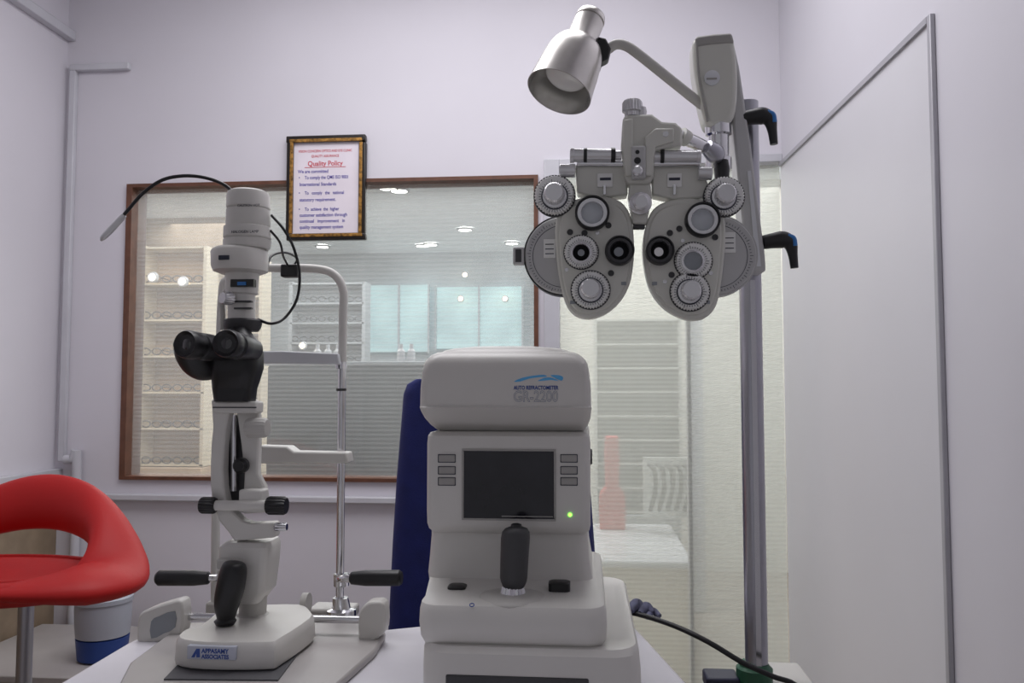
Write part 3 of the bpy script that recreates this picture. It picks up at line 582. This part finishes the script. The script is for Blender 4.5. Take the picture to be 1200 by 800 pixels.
# ================= PHOROPTER
ph=thing('phoropter','ivory phoropter with two lens banks and silver dials hanging from the pole','phoropter',W(750,372,1.2))
d=1.2; q=d/F
def P_(name,rect,dd,t,mt,bev=.002,par=None,label=None): return simple(name,lambda b:pbox(b,*rect,dd,t),mt,par or ph,bev=bev,label=label)
def ticks(cx,cy,r0,r1,n,dd,par,mt=ink,a0=0,a1=360,w=.00035):
    def f(bm):
        c=W(cx,cy,dd)
        for k in range(n):
            a=math.radians(a0+(a1-a0)*k/n); ln=r1 if k%5==0 else r0+(r1-r0)*.55; rm=(r0+ln)/2*q
            box(bm,c+Vector((rm*math.cos(a),0,rm*math.sin(a))),((ln-r0)*q,.0004,w*2),(0,-a,0))
    simple('scale_marks',f,mt,par,smooth=False)
def dial(cx,cy,r,kind):
    o=simple('dial',lambda b:lathe(b,W(cx,cy,d),(0,-1,0),[(r*q,-.002),(r*q,.008),(r*.95*q,.010),(r*.93*q,.013),(r*.6*q,.013)],n=40,kn=.07),dialM,ph,ang=20)
    simple('dial_edge',lambda b:lathe(b,W(cx,cy,d),(0,-1,0),[(r*1.04*q,-.002),(r*1.04*q,.004),(r*.9*q,.004),(r*.9*q,-.002)],48,cap=False),dgrey,o)
    ticks(cx,cy,r*.68,r*.86,36,d-.0133,o)
    if kind=='knob':
        simple('dial_knob',lambda b:lathe(b,W(cx,cy,d-.013),(0,-1,.02),[(r*.62*q,0),(r*.6*q,.004),(r*.42*q,.005),(r*.5*q,.007),(r*.5*q,.024),(r*.42*q,.027),(0,.027)],n=30,kn=.04),silver,o,ang=20)
        simple('knob_groove',lambda b:lathe(b,W(cx,cy,d-.0132),(0,-1,0),[(r*.66*q,0),(r*.66*q,.0006),(r*.6*q,.0006),(r*.6*q,0)],48,cap=False),ink,o)
    else:
        simple('aperture_ring',lambda b:lathe(b,W(cx,cy,d-.013),(0,-1,0),[(r*.62*q,0),(r*.62*q,.003),(r*.5*q,.004),(r*.46*q,0)],36,cap=False),silver,o)
        simple('aperture',lambda b:lathe(b,W(cx,cy,d-.0135),(0,-1,0),[(r*.48*q,0),(r*.4*q,.0004),(0,.0005)],32,cap=False),blackf if kind=='ap' else palegrey,o)
        if kind=='ap': simple('aperture_glint',lambda b:lathe(b,W(cx,cy,d-.0141),(0,-1,0),[(r*.2*q,0),(0,.0004)],24,cap=False),palegrey,o)
def lensring(cx,cy,r,lens=True,gl=None):
    o=simple('lens_ring',lambda b:lathe(b,W(cx,cy,d-.008),(0,-1,0),[(r*q,-.008),(r*q,.010),(r*.96*q,.012),(r*.88*q,.012),(r*.86*q,.006),(r*.84*q,0)],48,cap=False),black,ph)
    simple('metal_ring',lambda b:lathe(b,W(cx,cy,d-.012),(0,-1,0),[(r*.88*q,0),(r*.86*q,.006),(r*.66*q,.006),(r*.6*q,0)],40,cap=False),silver if lens else dgrey,o)
    simple('lens',lambda b:lathe(b,W(cx,cy,d-.012),(0,-1,0),[(r*.68*q,0),(r*.3*q,.003 if lens else .0006),(0,.004 if lens else .0008)],32,cap=False),glassgrey if lens else blackf,o)
    if not lens: simple('lens_glint',lambda b:lathe(b,W(cx-1,cy+1,d-.0135),(0,-1,0),[(r*.32*q,0),(0,.0005)],24,cap=False),gl or palegrey,o)
for side,bc,out in ((-1,(661,300),[(651,262),(660,240),(690,230),(722,233),(738,250),(743,280),(742,312),(736,338),(722,358),(704,370),(685,373),(668,364),(658,340),(652,300)]),(1,(838,300),[(850,262),(842,242),(812,232),(780,236),(762,250),(754,280),(755,310),(762,338),(776,358),(794,370),(812,375),(830,370),(842,350),(849,300)])):
    o=simple('lens_battery',lambda b:lathe(b,W(bc[0],bc[1],d+.022),(0,-1,0),[(47*q,-.014),(47*q,.006),(45.5*q,.009),(0,.009)],64),phg,ph)
    simple('rim',lambda b:lathe(b,W(bc[0],bc[1],d+.022),(0,-1,0),[(46*q,.0065),(48.5*q,.0065),(48.5*q,-.015),(46*q,-.015)],64,cap=False),black if side<0 else phg,o)
    ticks(bc[0],bc[1],40,44,72,d+.0125,o,ink)
    simple('inner_line',lambda b:lathe(b,W(bc[0],bc[1],d+.0131),(0,-1,0),[(37.6*q,0),(37.6*q,.0005),(37*q,.0005),(37*q,0)],64,cap=False),ink,o)
    simple('housing',lambda b:prism(b,out,d,.024,sm=4),phor,ph,bev=.003)
    cx_=sum(p[0] for p in out)/len(out); cy_=sum(p[1] for p in out)/len(out)
    inn=[(cx_+(x-cx_)*.90,cy_+(y-cy_)*.92) for x,y in out]
    simple('raised_cover',lambda b:prism(b,inn,d-.003,.01,sm=4),phor,ph,bev=.002)
dial(650,230,24,'knob'); lensring(694,250,20); dial(681,296,20,'ap'); lensring(726,294,17,False); dial(692,340,22.5,'knob')
dial(848,231,23,'knob'); lensring(823,258,20); dial(812,306,21.5,'glass'); lensring(773,294,16.5,False,glint); dial(808,342,22.5,'knob')
for cx,cy in ((685,273),(713,264),(716,320),(785,273),(796,268),(787,322),(668,272),(838,278)):
    simple('small_window',lambda b:lathe(b,W(cx,cy,d-.0035),(0,-1,0),[(3.6*q,0),(3.6*q,.001),(2.6*q,.001),(2.6*q,0),(0,-.0003)],20,cap=False),dgrey,ph)
for cx,cy in ((700,273),(664,316),(712,340),(800,282),(833,320),(779,330)):
    simple('screw',lambda b:lathe(b,W(cx,cy,d-.003),(0,-1,0),[(2.4*q,0),(2.4*q,.0012),(0,.0014)],16),silver,ph)
P_('side_bracket',(601,289,614,310),d+.01,.012,phg); P_('bracket_slot',(604,292,611,307),d+.0095,.002,dgrey,0)
for rct in ((637,280,651,302),(848,272,862,296)):
    P_('data_plate',rct,d+.0115,.002,dialM,.0003)
    for kx in (.3,.55,.8): P_('plate_mark',(rct[0]+2,rct[1]+(rct[3]-rct[1])*kx-1,rct[2]-2,rct[1]+(rct[3]-rct[1])*kx),d+.0111,.001,ink,0)
for x0,y0,x1,y1 in ((668,352,678,356),(822,352,832,356),(728,330,734,334),(764,330,770,334)):
    P_('engraved_mark',(x0,y0,x1,y1),d-.0035,.001,palegrey,0)
# upper housings
simple('upper_housing',lambda b:prism(b,[(674,192),(733,190),(736,228),(700,232),(676,226)],d+.003,.03),phor,ph,bev=.003)
simple('upper_housing',lambda b:prism(b,[(764,190),(822,192),(830,215),(826,232),(790,234),(764,228)],d+.003,.03),phor,ph,bev=.003)
P_('window_plate',(700,203,718,219),d+.001,.003,dialM,.0005); P_('window_plate',(782,203,799,219),d+.001,.003,dialM,.0005)
P_('window_slot',(703,208,716,211),d,.002,ink,0); P_('window_slot',(784,208,797,211),d,.002,ink,0)
P_('lever',(707,216,710,228),d-.004,.004,chrome,.0005); P_('lever',(789,216,792,228),d-.004,.004,chrome,.0005)
def bar(x0,x1,y,r,mt,name='cylinder_bar',dd=d-.002): simple(name,lambda b:cyl(b,W(x0,y,dd),W(x1,y,dd),r*q),mt,ph,bev=.0006)
bar(672,718,182,8,silver); bar(776,818,184,8,silver)
bar(668,673,182,9,silver,'end_cap'); bar(684,688,182,8.6,black,'band'); bar(716,721,182,9,black,'band'); bar(721,728,182,6,silver,'end_cap')
bar(774,778,184,9,black,'band'); bar(816,821,184,8.6,silver,'end_cap'); bar(765,774,184,6,silver,'end_cap')
bar(656,674,200,8,silver,'knurled_knob'); bar(818,834,203,8,silver,'knurled_knob')
bar(676,734,192,3.5,chrome,'slide_rod',d+.0); bar(764,820,192,3.5,chrome,'slide_rod')
# centre bracket
simple('centre_bracket',lambda b:prism(b,[(730,137),(735,134),(764,133),(776,142),(792,143),(800,150),(800,170),(785,172),(768,176),(766,206),(762,215),(736,215),(732,205),(728,170)],d-.012,.035),phor,ph,bev=.004)
simple('bracket_cheek',lambda b:prism(b,[(731,140),(742,138),(742,205),(733,206),(730,170)],d-.018,.01),phor,ph,bev=.002)
simple('bracket_cheek',lambda b:prism(b,[(756,160),(768,150),(790,150),(790,165),(768,172),(764,206),(756,206)],d-.018,.01),phor,ph,bev=.002)
simple('height_knob',lambda b:vs(b,d,[(741,137,9),(741,132,9),(741,131,12),(741,121,12),(741,118,10)],seg=40,kn=.08),silver,ph)
simple('height_knob',lambda b:vs(b,d,[(752,137,5),(752,131,6),(752,126,5)],seg=24),silver,ph)
P_('rotation_plate',(740,170,757,209),d-.022,.012,phg,.003)
simple('pivot',lambda b:(lathe(b,W(747,201,d-.022),(0,-1,0),[(6*q,0),(6*q,.006),(4*q,.008),(0,.008)],24)),silver,ph)
for yy,r_ in ((188,4),(178,2.5)): simple('pivot_hole',lambda b:lathe(b,W(747,yy,d-.0222),(0,-1,0),[(r_*q,0),(r_*.8*q,.001),(0,.001)],20),black,ph)
simple('screw',lambda b:lathe(b,W(780,157,d-.018),(0,-1,0),[(3.5*q,0),(3.5*q,.0012),(0,.0012)],20),silver,ph)
simple('nose_bracket',lambda b:prism(b,[(738,212),(762,212),(764,232),(758,262),(742,262),(736,232)],d-.005,.02),phor,ph,bev=.003)
simple('centre_knob',lambda b:lathe(b,W(750,239,d-.006),(0,-1,-.1),[(10*q,0),(13*q,.003),(13*q,.010),(11*q,.012),(8*q,.013),(9*q,.016),(9*q,.026),(7*q,.028),(0,.028)],40),silver,ph)
P_('lock_tab',(742,256,756,268),d,.01,dgrey)
simple('hanger_arm',lambda b:(tube(b,[W(792,158,d+.005),W(812,166,d+.02),W(832,176,d+.045),W(842,180,d+.055)],m(8,d),seg=20)),chrome,ph)
simple('hanger_clamp',lambda b:cyl(b,W(798,158,d+.005),W(805,163,d+.012),m(9.5,d)),phor,ph)
simple('hanger_ball',lambda b:tube(b,[W(828,172,d+.03),W(838,180,d+.04),W(842,182,d+.05)],0,rs=[m(9,d),m(12,d),m(7,d)],seg=20),steel,ph)
# ================= CABLE + CLOTH
simple_c=simple('power_cable',lambda b:tube(b,[W(728,716,1.38),W(750,720,1.36),W(790,733,1.31),(W(830,752,1.28)),W(870,776,1.27),W(905,792,1.27),W(935,806,1.27),W(940,850,1.27)],m(3.0,1.3),seg=10),black)
tag(simple_c,'black power cable trailing off the right side of the table','cable')
def f(bm):
    for x,y,r in ((736,716,7),(746,712,9),(757,715,8),(765,719,5)):
        tube(bm,[W(x-7,y+4,1.36),W(x,y-3,1.38),W(x+8,y+3,1.37)],0,rs=[m(3,1.4),m(r*.85,1.4),m(3,1.4)],seg=14)
tag(simple('cleaning_cloth',f,mat('blue_grey_cloth',(95,97,120),.85,noise=.35,nscale=60)),'crumpled blue grey cloth at the right edge of the table','cloth')
# ================= LIGHTS
def area(loc,size,power,col,rot=(0,0,0),sy=None):
    l=bpy.data.lights.new('area','AREA'); l.size=size; l.energy=power; l.color=col
    if sy: l.shape='RECTANGLE'; l.size_y=sy
    o=bpy.data.objects.new('area_light',l); COL.objects.link(o); o.location=loc; o.rotation_euler=rot
area((-.4,1.75,2.72),1.5,27,(.98,.97,1),sy=1.1)
area((-1.0,5.0,2.45),4.5,175,(.98,.985,1),sy=3.5)
area((-2.6,4.0,2.3),.8,24,(1,.82,.62),rot=(math.radians(-35),0,0))
w=bpy.data.worlds.new('world'); S.world=w; w.use_nodes=True; w.node_tree.nodes['Background'].inputs[0].default_value=(.82,.81,.87,1); w.node_tree.nodes['Background'].inputs[1].default_value=.36
